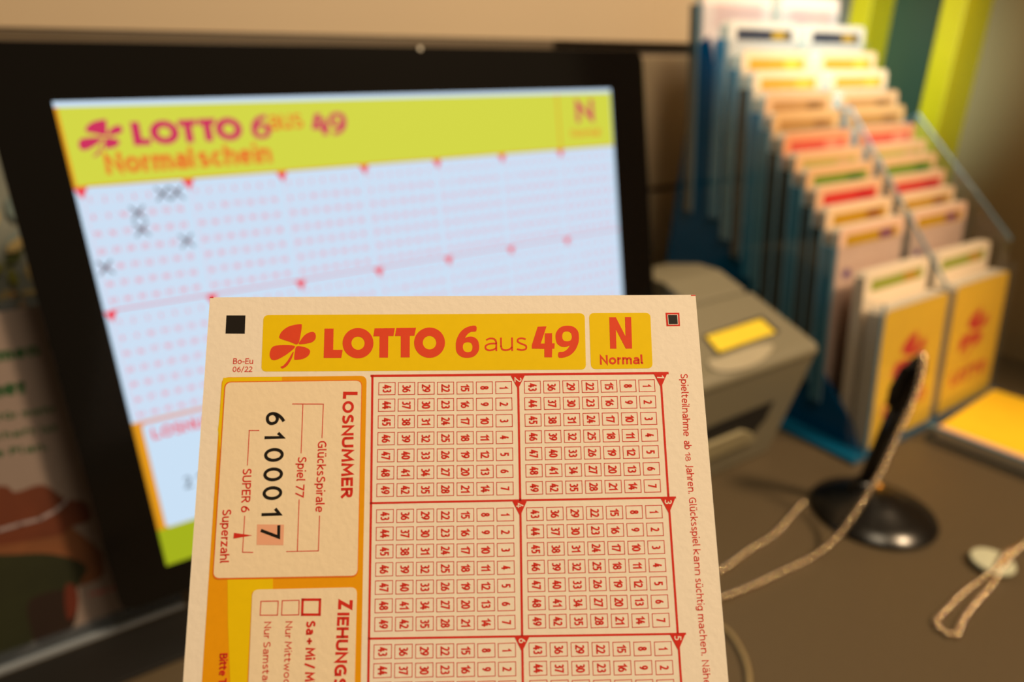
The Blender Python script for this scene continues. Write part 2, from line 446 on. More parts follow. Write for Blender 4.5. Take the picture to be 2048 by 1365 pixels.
# yellow framed dark panel on the right wall
M_yel = mat('yellow_paint', (196, 172, 8), .45)
M_green = mat('dark_green_panel', (48, 66, 50), .35, noise=.15, scale=9)
t = thing('framed_panel', 'dark green panel in a thick yellow frame on the right wall', 'frame', V3((2.70, 1.47, .05)) * H)
for n_, a, b in (('frame_bar', (2.60, 1.268, .05), (2.78, 1.346, 1.75)), ('frame_bar', (2.60, 1.598, .05), (2.78, 1.68, 1.75)), ('frame_bar', (2.60, 1.346, 1.67), (2.78, 1.598, 1.75)), ('frame_bar', (2.60, 1.346, .05), (2.78, 1.598, .13))):
    g = Geo(); g.box(a, b, M_yel); g.build(n_, t, bevel=.001)
g = Geo(); g.box((2.745, 1.346, .13), (2.778, 1.598, 1.67), M_green); g.build('green_panel', t)

# ================================================================== SLIP
vc = V3((870 - CX, -6300 - CY, FPX)); uy = -.012
uc = V3((1, uy, -(vc.x + vc.y * uy) / vc.z))
w3 = lambda c: RT * c.x - UP * c.y + FW * c.z
SU = w3(uc).normalized(); SV = w3(vc).normalized(); SN = SU.cross(SV).normalized()
r1 = ray(420, 595); r2 = ray(1391, 590)
a1 = r1 / SN.dot(r1); a2 = r2 / SN.dot(r2); sc = -.0825 / (a1 - a2).length
slip = Frame(CAM + a1 * sc, SU, SV)
M_paper = mat('slip_paper', (246, 238, 224), .75, .2, noise=.02, scale=900, bump=.14)
M_cream = mat('slip_cream_tint', (246, 230, 200), .75, .2, noise=.02, scale=900, bump=.14)
M_red = mat('slip_red_ink', (214, 52, 40), .7, .2, noise=.05, scale=900)
M_redl = mat('slip_orange_red_ink', (226, 78, 48), .7, .2, noise=.05, scale=900)
M_yi = mat('slip_yellow_ink', (240, 208, 6), .7, .2, noise=.04, scale=700)
M_oi = mat('slip_orange_ink', (238, 166, 10), .7, .2, noise=.05, scale=900)
M_glow = mat('slip_amber_rim', (232, 120, 40), .7, .2)
M_blk = mat('slip_black_ink', (28, 24, 20), .6, .3)
M_pinkbox = mat('slip_pink_tint', (240, 180, 150), .7, .2)
sb = slip.P(.041, -.187)
SL = thing('play_slip', 'pale paper play slip with red number fields and yellow title banner, held up in front', 'lottery slip', sb)
tl = slip.px(420, 595); tr = slip.px(1391, 590); bl = V3(slip.px(366, 1365)); br = V3(slip.px(1457, 1365))
ext = lambda a, b: tuple(V3(a) + (V3(b) - V3(a)) * (.187 / abs((V3(b) - V3(a)).y)))
BL, BR = ext(tl, bl), ext(tr, br)
g = Geo(); g.slab(slip, [BL, BR, tr, tl], -1.2e-4, 0, M_paper); g.build('paper_sheet', SL)
# title banner
k = Ink(slip)
k.prr([(527, 630.6), (1169.4, 627), (1172, 739.8), (522.5, 743.8)], .0009, M_yi)
k.prr([(1178, 626.6), (1300.6, 626), (1305.3, 737.2), (1182, 738.8)], .0009, M_yi)
logo_on(k, M_redl, 2)
k.ptext('aus', cropB(303, 419), cropB(596, 417), 37, M_redl, 2, bold=-.02)
k.ppoly([cropB(*q) for q in [(1155, 188), (1200, 188), (1266, 318), (1262, 187), (1304, 187), (1311, 401), (1268, 402), (1200, 270), (1204, 402), (1161, 402)]], M_redl, 2)
k.ptext('Normal', cropB(1092, 511), cropB(1391, 508), 19, M_redl, 2, bold=.022)
k.build('title_banner', SL)
# corner marks
k = Ink(slip)
k.ppoly([(453, 631.3), (491, 631.3), (489.7, 668), (451, 667.7)], M_blk)
k.build('registration_square', SL); k = Ink(slip)
k.ppoly([(1331, 626), (1358.6, 626), (1360, 652.7), (1333, 653)], M_red, 1)
k.ppoly([(1334.7, 629.4), (1355.6, 629.4), (1356.8, 649.8), (1336.4, 650)], M_paper, 2)
k.ppoly([(1336, 630.6), (1354.3, 630.6), (1355.5, 648.6), (1337.6, 648.8)], M_blk, 3)
k.build('registration_square', SL); k = Ink(slip)
k.ppoly([(420, 594.8), (427, 594.7), (427, 596.5), (420, 596.6)], M_red)
k.build('crop_mark', SL); k = Ink(slip)
k.ppoly([(1382, 590.3), (1391, 590.2), (1391.1, 592.1), (1382, 592.2)], M_red)
k.build('crop_mark', SL); k = Ink(slip)
k.ptext('Bo-Eu', (466, 728.6), (506, 728.6), 11.5, M_red)
k.ptext('06/22', (465, 744.6), (504.6, 744.4), 11, M_red)
k.build('edition_print', SL)
# number fields
k = Ink(slip)
corner = {  # field: centres of cells 1, 43, 7, 49 in the photograph
    1: ((1293.8, 771.9), (1065, 774.9), (1304.7, 972.4), (1068.8, 976.5)),
    2: ((1007.5, 775.8), (774, 777.8), (1010, 977.7), (770.5, 980.8)),
    3: ((1307.8, 1024.2), (1070, 1028.7), (1321.8, 1241.2), (1074.2, 1243.7)),
    4: ((1010.5, 1029.7), (770, 1032.8), (1013, 1245.5), (767, 1249.2)),
    5: ((1326.2, 1298), (1075.5, 1300.1)), 6: ((1013.8, 1301.2), (765.5, 1304.1))}
LW = .00011
flds = {}
for f in (1, 2, 3, 4): flds[f] = [V3(slip.px(*q)) for q in corner[f]]
for f in (5, 6):
    a, b = [V3(slip.px(*q)) for q in corner[f]]; o = flds[f - 2]
    flds[f] = [a, b, a + (o[2] - o[0]), b + (o[3] - o[1])]
for f in (7, 8, 9, 10, 11, 12):
    o = flds[f - 2]; d = flds[5][0] - flds[3][0]; flds[f] = [p + V3((0, d.y)) for p in o]
cw, ch = V3(slip.px(1309.4, 771)) - V3(slip.px(1278, 771)), V3(slip.px(1293, 760)) - V3(slip.px(1293, 783.7))
hw, hh = cw.length / 2, ch.length / 2
LOWEST = 2.0
for f, (p1, p43, p7, p49) in flds.items():
    for n in range(1, 50):
        r, c = (n - 1) % 7, (n - 1) // 7
        s_, t_ = c / 6, r / 6
        p = p1 * (1 - s_) * (1 - t_) + p43 * s_ * (1 - t_) + p7 * (1 - s_) * t_ + p49 * s_ * t_
        if p.y < BL[1] + .006: continue
        k.rect([(p.x - hw, p.y - hh), (p.x + hw, p.y - hh), (p.x + hw, p.y + hh), (p.x - hw, p.y + hh)], LW, M_red)
        tx = str(n); ln = (.00062 if len(tx) == 1 else .00132) * (.66 if n == 1 else 1) * (.9 if n in (10, 12, 13, 14, 15, 16, 17, 18, 19, 21, 31, 41) else .74 if n == 11 else 1); cap = .00142
        k.text(tx, (p.x - cap / 2, p.y + ln / 2), (p.x - cap / 2, p.y - ln / 2), cap, M_red, 1, bold=.010, res=3, up=(1, 0))
B1 = .0004
k.pline((743.5, 752.4), (1335, 746.6), B1, M_red)
k.pline((741.6, 1007), (1350, 995.6), B1 * .8, M_red)
k.pline((737.6, 1278.2), (1370, 1268.4), B1 * .8, M_red)
for path in ([(745, 752.4), (742.2, 1007), (738, 1278)], [(1036, 756), (1040.5, 1000), (1044.3, 1271)], [(1321, 750), (1336.5, 990), (1355.6, 1268)]):
    q = [V3(slip.px(*p)) for p in path]; q.append(V3((q[2].x + (q[2].x - q[1].x) * 3.5, q[2].y - .074)))
    for a, b in zip(q, q[1:]): k.line(a, b, B1 * .9, M_red)
for i in range(1, 4):
    d = V3((0, -i * (flds[3][0] - flds[5][0]).y)); k.line(V3(slip.px(737.6, 1278.2)) + d, V3(slip.px(1370, 1268.4)) + d, B1 * .8, M_red)
tri = {1: ((1306.4, 746), (1335, 746), (1322, 776)), 2: ((1021.6, 752), (1049.4, 752), (1036, 779)), 3: ((1320.5, 996), (1351, 995.4), (1338, 1028)),
       4: ((1025, 1003.6), (1053.5, 1003.4), (1040.3, 1033.3)), 5: ((1339, 1268.5), (1371, 1268), (1356.7, 1302.5)), 6: ((1029, 1274.5), (1059, 1274), (1044, 1305))}
for n, q in tri.items():
    k.ppoly(q, M_red, 2)
    cx_ = (q[0][0] + q[1][0]) / 2; y_ = q[0][1]
    k.ptext(str(n), (cx_ - 6.5, y_ + 3.2 + (2 if n == 1 else 0)), (cx_ - 6.5, y_ + 12.5 - (2 if n == 1 else 0)), 14, M_paper, 3, bold=.0, res=2)
k.build('number_fields', SL)
# left-hand panels
k = Ink(slip)
bo = V3(slip.px(402.6, 1365)); lo = bo + (bo - V3(slip.px(433, 900))) * 3.0
ro = V3(slip.px(721, 1365)); rlo = ro + (ro - V3(slip.px(729.7, 900))) * 3.0
ylim = BL[1] + .008
lo = bo + (bo - V3(slip.px(433, 900))) * ((bo.y - ylim) / (V3(slip.px(433, 900)).y - bo.y)); rlo = ro + (ro - V3(slip.px(729.7, 900))) * ((ro.y - ylim) / (V3(slip.px(729.7, 900)).y - ro.y))
out = rquad([V3(slip.px(444, 755.2)), V3(slip.px(733.5, 752)), rlo, lo], .0011)
k.poly(out, M_oi, 1)
k.ppoly([(447, 756), (564, 754.2), (564, 900), (440, 900), (436, 860), (437.5, 850), (445, 765)], M_yi, 2)
q6 = V3(slip.px(460.5, 1365)); q7 = V3(slip.px(494, 1365))
k.poly([slip.px(455, 1150), slip.px(456, 1250), tuple(q6), (q6.x + .003, ylim + .001), (q7.x + .004, ylim + .001), tuple(q7), slip.px(504, 1185), slip.px(546, 1185), slip.px(546, 1150)], M_yi, 2)
k.prr([(449.3, 763.6), (724.6, 760.2), (716, 1155), (424.6, 1160.5)], .0011, M_glow, 3)
k.prr([(451.5, 765.6), (723, 762), (715, 1152), (426.8, 1157)], .001, M_cream, 4)
k.build('panel_ground', SL)
k = Ink(slip); k.step = 1.5e-5
L = 5
k.ptext('L', (686.5, 784), (685.8, 798), 29, M_red, L, bold=.03)
k.ptext('OSNUMMER', (685.2, 803), (682, 997), 23, M_red, L, bold=.03)
k.ptext('GlücksSpirale', (636.2, 882.8), (631, 1025.4), 17.2, M_red, L, bold=.004)
k.ptext('Spiel 77', (596.4, 914), (590.3, 995.5), 17.2, M_red, L, bold=.004)
k.ptext('SUPER 6', (486, 938), (482, 1025.5), 17.6, M_red, L, bold=.004)
k.ptext('Superzahl', (445.5, 1019.5), (439.8, 1127.6), 17.6, M_red, L, bold=.006)
for ch_, x, y0, y1 in (('6', 532.5, 825, 851), ('1', 530, 866, 879), ('0', 529, 897.5, 925), ('0', 527.5, 936.5, 964), ('0', 526, 974, 1001.5), ('1', 524, 1018, 1033), ('7', 522, 1053, 1080)):
    k.ptext(ch_, (x, y0), (x - .6, y1), 39, M_blk, L + 1, bold=.004, res=6)
k.ppoly([(514.5, 1049.5), (568.5, 1049.8), (567, 1091), (513.6, 1090.5)], M_pinkbox, L)
T = .00013
for a, b in (((585.6, 808.6), (647, 808.9)), ((647, 809), (644.2, 876)), ((606.2, 809), (602.4, 906.5)), ((639.4, 1033), (637, 1102.4)), ((598.5, 1000.5), (595, 1103.4)), ((573.6, 1103.8), (637, 1102.4)),
             ((498.6, 861.6), (518, 861.6)), ((499, 861.6), (495.2, 930.8)), ((489.7, 1033), (485.4, 1105.2)), ((485.4, 1105.2), (505.8, 1105.4))):
    k.pline(a, b, T, M_red, L)
k.ppoly([(468.3, 1066.3), (467.3, 1077.9), (504.8, 1071.4)], M_red, L + 1)
k.build('lot_number_print', SL)
k = Ink(slip); 
pl = V3(slip.px(493, 1365)); pr = V3(slip.px(711, 1365)); dy = V3((0, ylim + .012 - pl.y))
c4 = [V3(slip.px(505, 1180)), V3(slip.px(714.3, 1175.2)), pr + V3((-.0005, dy.y)), pl + V3((.001, dy.y))]
k.poly(rquad(c4, .001), M_cream, 4)
k.ptext('Z', (677, 1200.5), (676, 1219.5), 29, M_red, L, bold=.03)
k.ptext('IEHUNGSTAGE', (675.2, 1226), (668.5, 1354), 24, M_red, L, bold=.03, prefix='IEHUNG')
k.ptext('Sa + Mi / Mittwoch', (612.8, 1242.4), (610, 1364), 18.5, M_red, L, bold=.028, prefix='Sa + Mi / M')
k.ptext('Nur Mittwoch', (571.4, 1243.6), (567.5, 1357), 14, M_red, L, bold=.0, prefix='Nur Mittwo')
k.ptext('Nur Samstag', (529, 1244.5), (524.5, 1361.6), 14, M_red, L, bold=.0, prefix='Nur Samsta')
k.ptext('Bitte T', (440.3, 1307.5), (438.5, 1352.5), 15.5, M_red, L, bold=.016, prefix='Bitte')
for q, w in (([(605.6, 1200), (640.3, 1200), (639.4, 1230), (604.6, 1230)], .00038), ([(564.8, 1202), (598.5, 1201.2), (597.8, 1230.3), (563.4, 1231)], .00014), ([(522.2, 1203.3), (556.8, 1202.8), (555.2, 1231), (520.6, 1231.2)], .00014)):
    k.rect([slip.px(*p) for p in q], w, M_red, L)
k.build('draw_day_print', SL)
k = Ink(slip)
words = [('Spielteilnahme', 748, 873), ('ab', 882, 899.5), ('18', 905.5, 923), ('Jahren.', 930, 988), ('Glücksspiel', 996, 1093.5), ('kann', 1099.5, 1151), ('süchtig', 1157.5, 1222), ('machen.', 1229.5, 1312), ('Nähe', 1321.5, 1372)]
bx = [(740, 1360.6), (873, 1367), (980, 1376.2), (1095, 1386), (1225, 1395.3), (1321, 1403.5), (1380, 1408.5)]


def bxf(y):
    for (a, b), (c, d) in zip(bx, bx[1:]):
        if y <= c: return b + (d - b) * (y - a) / (c - a)
    return bx[-1][1]


for w, a, b in words: k.ptext(w, (bxf(a), a), (bxf(b), b), 14.2 if w != '18' else 10.5, M_red, 1, bold=-.004)
k.build('edge_print', SL)

# ================================================================== MONITOR
LEAN = math.radians(10.376)
mo = V3(hit(240, 1232, (0, 0, 1), .08)) * H
mon = Frame(mo, (1, 0, 0), (0, math.sin(LEAN), math.cos(LEAN)))
MO = thing('touch_monitor', 'black touchscreen monitor tilted back, showing a lit yellow and white play slip', 'monitor', (.155, mo.y + .02, 0))
M_bez = mat('bezel_black_glass', (10, 9, 9), .12, .5, noise=.02)
M_house = mat('monitor_housing', (26, 25, 24), .5)
g = Geo(); g.slab(mon, [(x * H, y * H) for x, y in rquad([(0.003, 0), (1.336, 0), (1.336, .97), (.003, .97)], .034)], -.04 * H, 0, M_bez)
g.build('bezel', MO, bevel=.0006)
g = Geo(); g.slab(mon, [(x * H, y * H) for x, y in rquad([(0.2, .08), (1.14, .08), (1.14, .9), (.2, .9)], .06)], -.13 * H, -.04 * H, M_house)
g.build('rear_housing', MO, bevel=.004)
g = Geo(); g.box((.45, 1.27, .02), (.75, 1.36, .5), M_house); g.build('stand_neck', MO, bevel=.002)
g = Geo(); g.box((.25, 1.0, 0), (.95, 1.55, .022), M_house); g.build('stand_foot', MO, bevel=.002)
g = Geo(); g.box((-.9, 1.085, 0), (.24, 1.212, .008), M_house); g.build('bottom_plate', MO, bevel=.0005)  # thin dark strip lying on the counter in front of the poster holder
g = Geo(); cpx = mon.px(840, 97); g.lathe(mon.P(cpx[0], cpx[1] - .0002, 0), [(.0011, 0), (.0011, .0003), (.0006, .0005)], mat('lens_highlight', (225, 220, 205), .3), 24, mon.N)  # white bead paints the highlight on the camera lens
g.build('camera_lens', MO)
# the picture on the screen
E_w = mat('screen_white', (203, 226, 247), .25, .3, emit=.98)
E_y = mat('screen_yellow', (212, 216, 68), .25, .3, emit=.97)
E_yd = mat('screen_olive', (163, 176, 22), .25, .3, emit=1)
E_o = mat('screen_orange', (225, 150, 20), .25, .3, emit=1)
E_m = mat('screen_magenta', (205, 42, 92), .25, .3, emit=1)
E_ot = mat('screen_orange_text', (230, 122, 44), .25, .3, emit=1)
E_p = mat('screen_pink', (240, 130, 150), .25, .3, emit=1)
E_pl = mat('screen_pale_pink', (225, 205, 225), .25, .3, emit=1)
E_r = mat('screen_red', (238, 60, 80), .25, .3, emit=1)
E_g = mat('screen_grey', (60, 65, 75), .25, .3, emit=1)
k = Ink(mon, 6e-5)
R4 = lambda x0, y0, x1, y1: [(x0 * H, y0 * H), (x1 * H, y0 * H), (x1 * H, y1 * H), (x0 * H, y1 * H)]
k.poly(R4(.089, .064, 1.2255, .8815), E_w, 2)
k.poly(R4(.089, .7484, 1.2235, .8725), E_y, 3)
k.poly(R4(.089, .7484, 1.2235, .7512), E_o, 4)
k.poly(R4(.089, .7484, .094, .8725), E_o, 4)
k.poly(R4(.089, .064, 1.2235, .3443), E_o, 3)
k.poly(R4(.089, .064, 1.2235, .136), E_yd, 4)
k.poly([(x * H, y * H) for x, y in rquad([(.1035, .137), (.66, .137), (.66, .3385), (.1035, .3385)], .008)], E_w, 5)
k.poly([(x * H, y * H) for x, y in rquad([(.67, .137), (1.218, .137), (1.218, .3385), (.67, .3385)], .008)], E_w, 5)
k.poly(R4(1.0615, .7484, 1.0655, .8725), E_o, 5)


def toscreen(u, v):
    # the slip's title banner laid out on the screen at the screen's own size
    return ((.1090 + (u - 538) * (.5560 - .1090) / (1156 - 538)) * H, (.8090 + (716 - v) * .038 / 59) * H)


logo_on(k, E_m, 6, toscreen)
k.text('aus', (.411 * H, .8225 * H), (.474 * H, .8245 * H), .035 * H, E_ot, 6, bold=.0, res=2)
k.text('Normalschein', (.1399 * H, .7663 * H), (.4063 * H, .7666 * H), .034 * H, E_ot, 6, bold=.03, res=2)
k.text('N', (1.1154 * H, .8075 * H), (1.168 * H, .8085 * H), .05 * H, E_m, 6, bold=.03, res=2)
k.text('Normal', (1.096 * H, .775 * H), (1.186 * H, .775 * H), .018 * H, E_ot, 6, bold=.01, res=2)
k.text('LOSNUMMER', (.1157 * H, .3065 * H), (.2750 * H, .3065 * H), .021 * H, E_r, 6, bold=.02, res=2)
k.text('2', (.148 * H, .2 * H), (.160 * H, .2 * H), .022 * H, E_g, 6, res=2)
k.text('100017', (.170 * H, .2 * H), (.28 * H, .2 * H), .022 * H, E_g, 6, res=2)
PC = .1605
for row in (0, 1):
    top = .7484 - row * .2045
    for c in range(7):
        x0 = .0981 + c * PC
        k.poly([((x0 - .010) * H, top * H), ((x0 + .010) * H, top * H), (x0 * H, (top - .019) * H)][::-1], E_r, 6)
        k.poly(R4(x0 - .0008, top - .2, x0 + .0008, top), E_pl, 5)
        for n in range(49):
            r, cc = divmod(n, 7); x = x0 + .0085 + cc * .0217; y = top - .0205 - r * .0277
            hot = (row == 0 and c == 0 and (r, cc) in ((0, 5), (0, 6), (1, 3), (2, 3), (3, 6), (4, 0)))
            w = .0048 if n < 9 else .0105
            k.text(str(n + 1), ((x - w / 2) * H, (y - .0042) * H), ((x + w / 2) * H, (y - .0042) * H), .0085 * H, E_p, 5, bold=.012, res=1)
            k.rect([((x - .008) * H, (y - .0085) * H), ((x + .008) * H, (y - .0085) * H), ((x + .008) * H, (y + .0085) * H), ((x - .008) * H, (y + .0085) * H)], .0009 * H, E_pl, 5)
            if hot:
                for sg in (1, -1): k.line(((x - .0095) * H, (y - .010 * sg) * H), ((x + .0095) * H, (y + .010 * sg) * H), .0032 * H, E_g, 7)
    k.poly(R4(.098, top - .2045, 1.2235, top - .2022), E_r if row == 0 else E_p, 5)
k.build('screen', MO)

# ================================================================== POSTER HOLDER left of the monitor
pf = Frame(V3((-.62, 1.235, .004)) * H, (1, 0, 0), (0, math.sin(LEAN), math.cos(LEAN)))
M_acr = clear('acrylic_clear', (214, 222, 228), .10, .06, (190, 200, 215))
M_edge = mat('acrylic_edge', (150, 160, 172), .2, .6, alpha=.8)
M_post = mat('poster_paper', (132, 118, 112), .6)
M_gtxt = mat('poster_green_ink', (38, 78, 42), .6)
t = thing('poster_holder', 'leaning clear acrylic holder with a food leaflet with green writing, left of the monitor', 'leaflet holder', V3((-.3, 1.24, 0)) * H)
g = Geo(); g.slab(pf, [(0, 0), (.63 * H, 0), (.63 * H, .645 * H), (0, .645 * H)], -.012 * H, -.006 * H, M_acr)
g.slab(pf, [(0, 0), (.63 * H, 0), (.63 * H, .03 * H), (0, .03 * H)], .0035 * H, .008 * H, M_acr)
g.build('back_plate', t)
g = Geo(); g.box((-.62, 1.222, 0), (.01, 1.234, .012), M_edge); g.build('bottom_lip', t, bevel=.0004)
k = Ink(pf, 8e-5)
k.poly([(.01 * H, .01 * H), (.622 * H, .01 * H), (.622 * H, .625 * H), (.01 * H, .625 * H)], M_post, 0)
k.ptext('kommen', (-95, 738), (80, 711), 27, M_gtxt, 2, bold=.05)
k.ptext('Macher', (-120, 812), (56, 786), 32, M_gtxt, 2, bold=.06)
k.ptext('wir haben für mehr', (-160, 866), (112, 824), 15, M_gtxt, 2, bold=.04)
k.ptext('Nachbarschaft ist', (-165, 902), (116, 862), 15, M_gtxt, 2, bold=.04)
k.ptext('der neue Plan.', (-140, 934), (96, 900), 16, M_gtxt, 2, bold=.04)
M_f1 = mat('poster_food_brown', (92, 44, 24), .6, noise=.5, scale=40); M_f2 = mat('poster_food_tan', (112, 68, 40), .6, noise=.4, scale=50)
M_f3 = mat('poster_leaf_green', (34, 38, 16), .6, noise=.5, scale=40); M_f4 = mat('poster_food_red', (92, 36, 20), .6, noise=.4, scale=40)
M_f5 = mat('poster_shade_brown', (34, 20, 13), .6, noise=.4, scale=30)
k.ppoly(smoothpoly([(-140, 1000), (0, 972), (30, 985), (85, 970), (130, 998), (170, 1005), (180, 1040), (140, 1055), (100, 1075), (-140, 1100)]), M_f1, 2)
k.ppoly(smoothpoly([(-150, 1070), (0, 1040), (120, 1035), (150, 1060), (190, 1092), (206, 1120), (170, 1170), (-150, 1200)]), M_f2, 1)
k.ppoly(smoothpoly([(-150, 1110), (0, 1110), (100, 1108), (170, 1130), (160, 1165), (140, 1200), (90, 1260), (0, 1330), (-130, 1350)]), M_f3, 4)
k.ppoly(smoothpoly([(60, 1200), (120, 1180), (152, 1190), (155, 1220), (140, 1262), (80, 1290), (60, 1250)]), M_f5, 5)
k.ppoly(smoothpoly([(132, 1170), (152, 1175), (156, 1215), (138, 1240), (130, 1210)]), M_f4, 6)
M_pl = mat('poster_plate_line', (150, 140, 145), .5)
for a, b in zip([(0, 1060), (40, 1048), (80, 1038), (110, 1022), (127, 1008)], [(40, 1048), (80, 1038), (110, 1022), (127, 1008), (132, 1002)]): k.pline(a, b, .0016, M_pl, 7)
k.ptext('Hallo', (180, 1194), (232, 1180), 9, mat('poster_red_ink', (190, 50, 60), .6), 3)
k.build('leaflet', t)
# leafy picture card on the wall beyond
M_leaf = mat('leaf_print', (118, 118, 40), .7, noise=.2, scale=20)
g = Geo(); g.box((-.75, 1.782, .38), (.1, 1.8, .86), mat('card_grey_print', (120, 125, 118), .7, noise=.5, scale=30))
o = g.build('picture_card', loc=V3((-.3, 1.79, .38)) * H)
tag(o, 'grey green and yellow leafy picture card on the back wall, far left behind the monitor', 'picture')
wf = Frame(V3((-.75, 1.781, .38)) * H, (1, 0, 0), (0, 0, 1))
k = Ink(wf, 8e-5)
M_lf = [M_leaf, mat('leaf_print_dark', (62, 70, 26), .7, noise=.3), mat('leaf_print_orange', (190, 130, 50), .7, noise=.2), mat('leaf_print_sand', (170, 150, 100), .7), mat('leaf_print_blue', (110, 128, 128), .7)]
for i in range(150):
    x = random.uniform(.03, .83) * H; y = random.uniform(.03, .45) * H; a = random.uniform(0, 3.1); L_ = random.uniform(.015, .04) * H
    q = [(x + (c * math.cos(a) - s_ * math.sin(a)) * L_, y + (c * math.sin(a) + s_ * math.cos(a)) * L_) for c, s_ in ((-1, 0), (-.4, -.4), (.4, -.35), (1, 0), (.4, .35), (-.4, .4))]
    k.poly(q, random.choice(M_lf), 1 + i % 40)
k.build('leaf_pattern', o)

# ================================================================== PRINTER
M_pr = mat('printer_grey', (122, 117, 98), .45, .4, noise=.04, scale=200)
M_prd = mat('printer_dark_recess', (14, 12, 9), .7)
t = thing('ticket_printer', 'grey wedge shaped ticket printer with a yellow slot label, between slip and brochure tower', 'printer', V3((1.25, 1.2, 0)) * H)
prof = [(.97, 0), (.955, .06), (.895, .315), (.887, .335), (.897, .352), (1.115, .43), (1.115, 0)]
rear = [(1.13, 0), (1.13, .43), (1.225, .462), (1.30, .462), (1.42, .435), (1.54, .36), (1.54, 0)]


def prism_x(P, x0, x1, m, taper=0):
    g = Geo(); n = len(P)
    A = [V3((x0, y, z)) * H for y, z in P]; B = [V3((x1 - taper * max(0, (.33 - z)), y, z)) * H for y, z in P]
    fs = [tuple(range(n)), tuple(range(2 * n - 1, n - 1, -1))] + [(i + n, (i + 1) % n + n, (i + 1) % n, i) for i in range(n)]
    g.add(A + B, fs, m); return g


prism_x(prof, 1.0, 1.492, M_pr, .06).build('front_body', t, bevel=.0022, seg=3)
prism_x([(y, z) for y, z in rear[::-1]], 1.27, 1.492, M_pr, .06).build('rear_body', t, bevel=.002, seg=3)
a_ = V3((0, .218, .078)).normalized()
pt = Frame(V3((1.0, .897, .3545)) * H, (1, 0, 0), a_)
k = Ink(pt, 1e-4)
M_lab = mat('label_yellow', (232, 206, 60), .4)
k.prr([(1405, 672), (1523, 632), (1560, 664), (1436, 712)], .001, M_prd, 2)
k.prr([(1411, 674), (1521, 639), (1551, 666), (1438, 706)], .0008, M_lab, 4)
k.build('slot_label', t)['label'] = 'bright yellow label'
g = Geo(); q = [pt.px(*p) for p in ((1415, 724), (1436, 718), (1470, 706), (1500, 696), (1530, 690), (1546, 692), (1540, 706), (1520, 724), (1490, 738), (1455, 744), (1425, 740))]
g.slab(pt, smoothpoly(q, 3)[::-1], .0001, .0007, mat('recess_highlight', (168, 160, 138), .35)); g.build('finger_recess', t, bevel=.0003)  # raised pale crescent paints the highlight in the finger recess
fa = V3((0, -.065, .28)).normalized()
pfz = Frame(V3((1.0, .957, .05)) * H, (1, 0, 0), fa)
k = Ink(pfz, 3e-4)
k.ppoly([(1400, 862), (1440, 844), (1548, 800), (1530, 838), (1502, 872), (1485, 862), (1400, 892)], M_prd, 2)
k.build('ticket_outlet', t)
g = Geo(); g.slab(pfz, [pfz.px(*p) for p in ((1380, 930), (1506, 876), (1497, 862), (1480, 858), (1380, 898))], .0003, .003, mat('ledge_grey', (150, 142, 112), .4)); g.build('ticket_ledge', t, bevel=.0006)

# ================================================================== BROCHURE TOWER
M_cl = clear('pocket_clear', (248, 250, 252), .05, .02, (200, 220, 235))
M_cs = clear('pocket_side_blue_lit', (90, 185, 220), .16, .45, (50, 150, 200))  # blue plastic, brighter cyan paints the light on the rear strips
M_cs2 = clear('pocket_side_pale', (120, 190, 215), .16, .42, (80, 155, 190))
M_cs3 = clear('pocket_side_grey_dim', (110, 140, 150), .12, .35, (84, 104, 112))  # greyer copy paints the less lit strips
M_blue = clear('side_panel_blue', (10, 90, 150), .05, .62, (0, 92, 150))
M_base = mat('base_blue', (10, 84, 120), .2, .6)
M_ce = mat('clear_edge_lit', (120, 165, 190), .15, .7, alpha=.75)  # pale colour paints the light along clear plastic edges
t = thing('brochure_tower', 'stepped clear and blue acrylic brochure stand with two columns of pockets', 'brochure stand', V3((2.02, 1.2, 0)) * H)
LN = math.radians(5.0)
g = Geo(); g.box((1.605, .80, 0), (2.42, 1.62, .014), M_base); g.build('bottom_plate', t, bevel=.0006)


def side(x0, x1, P, m, name):
    g = Geo(); n = len(P); A = [V3((x0, y, z)) * H for y, z in P]; B = [V3((x1, y, z)) * H for y, z in P]
    g.add(A + B, [tuple(range(n)), tuple(range(2 * n - 1, n - 1, -1))] + [(i + n, (i + 1) % n + n, (i + 1) % n, i) for i in range(n)], m)
    return g.build(name, t, bevel=.0003)


side(1.668, 1.676, [(.83, .014), (1.615, .014), (1.605, .39), (1.555, 1.06), (1.52, 1.08), (1.36, .6), (.86, .08)], M_blue, 'side_panel')['label'] = 'deep blue translucent side panel'
q1 = hit(1702, 215, (1, 0, 0), 2.017); q2 = hit(1835, 228, (1, 0, 0), 2.39); q3 = hit(2022, 480, (1, 0, 0), 2.39)
side(2.014, 2.02, [(.82, .014), (1.60, .014), (1.60, q1.z), (q1.y, q1.z), (.86, .42)], M_cl, 'divider')
side(2.386, 2.394, [(.82, .014), (1.60, .014), (q2.y + .06, q2.z - .05), (q2.y, q2.z), (q3.y, q3.z)], M_cl, 'side_panel')
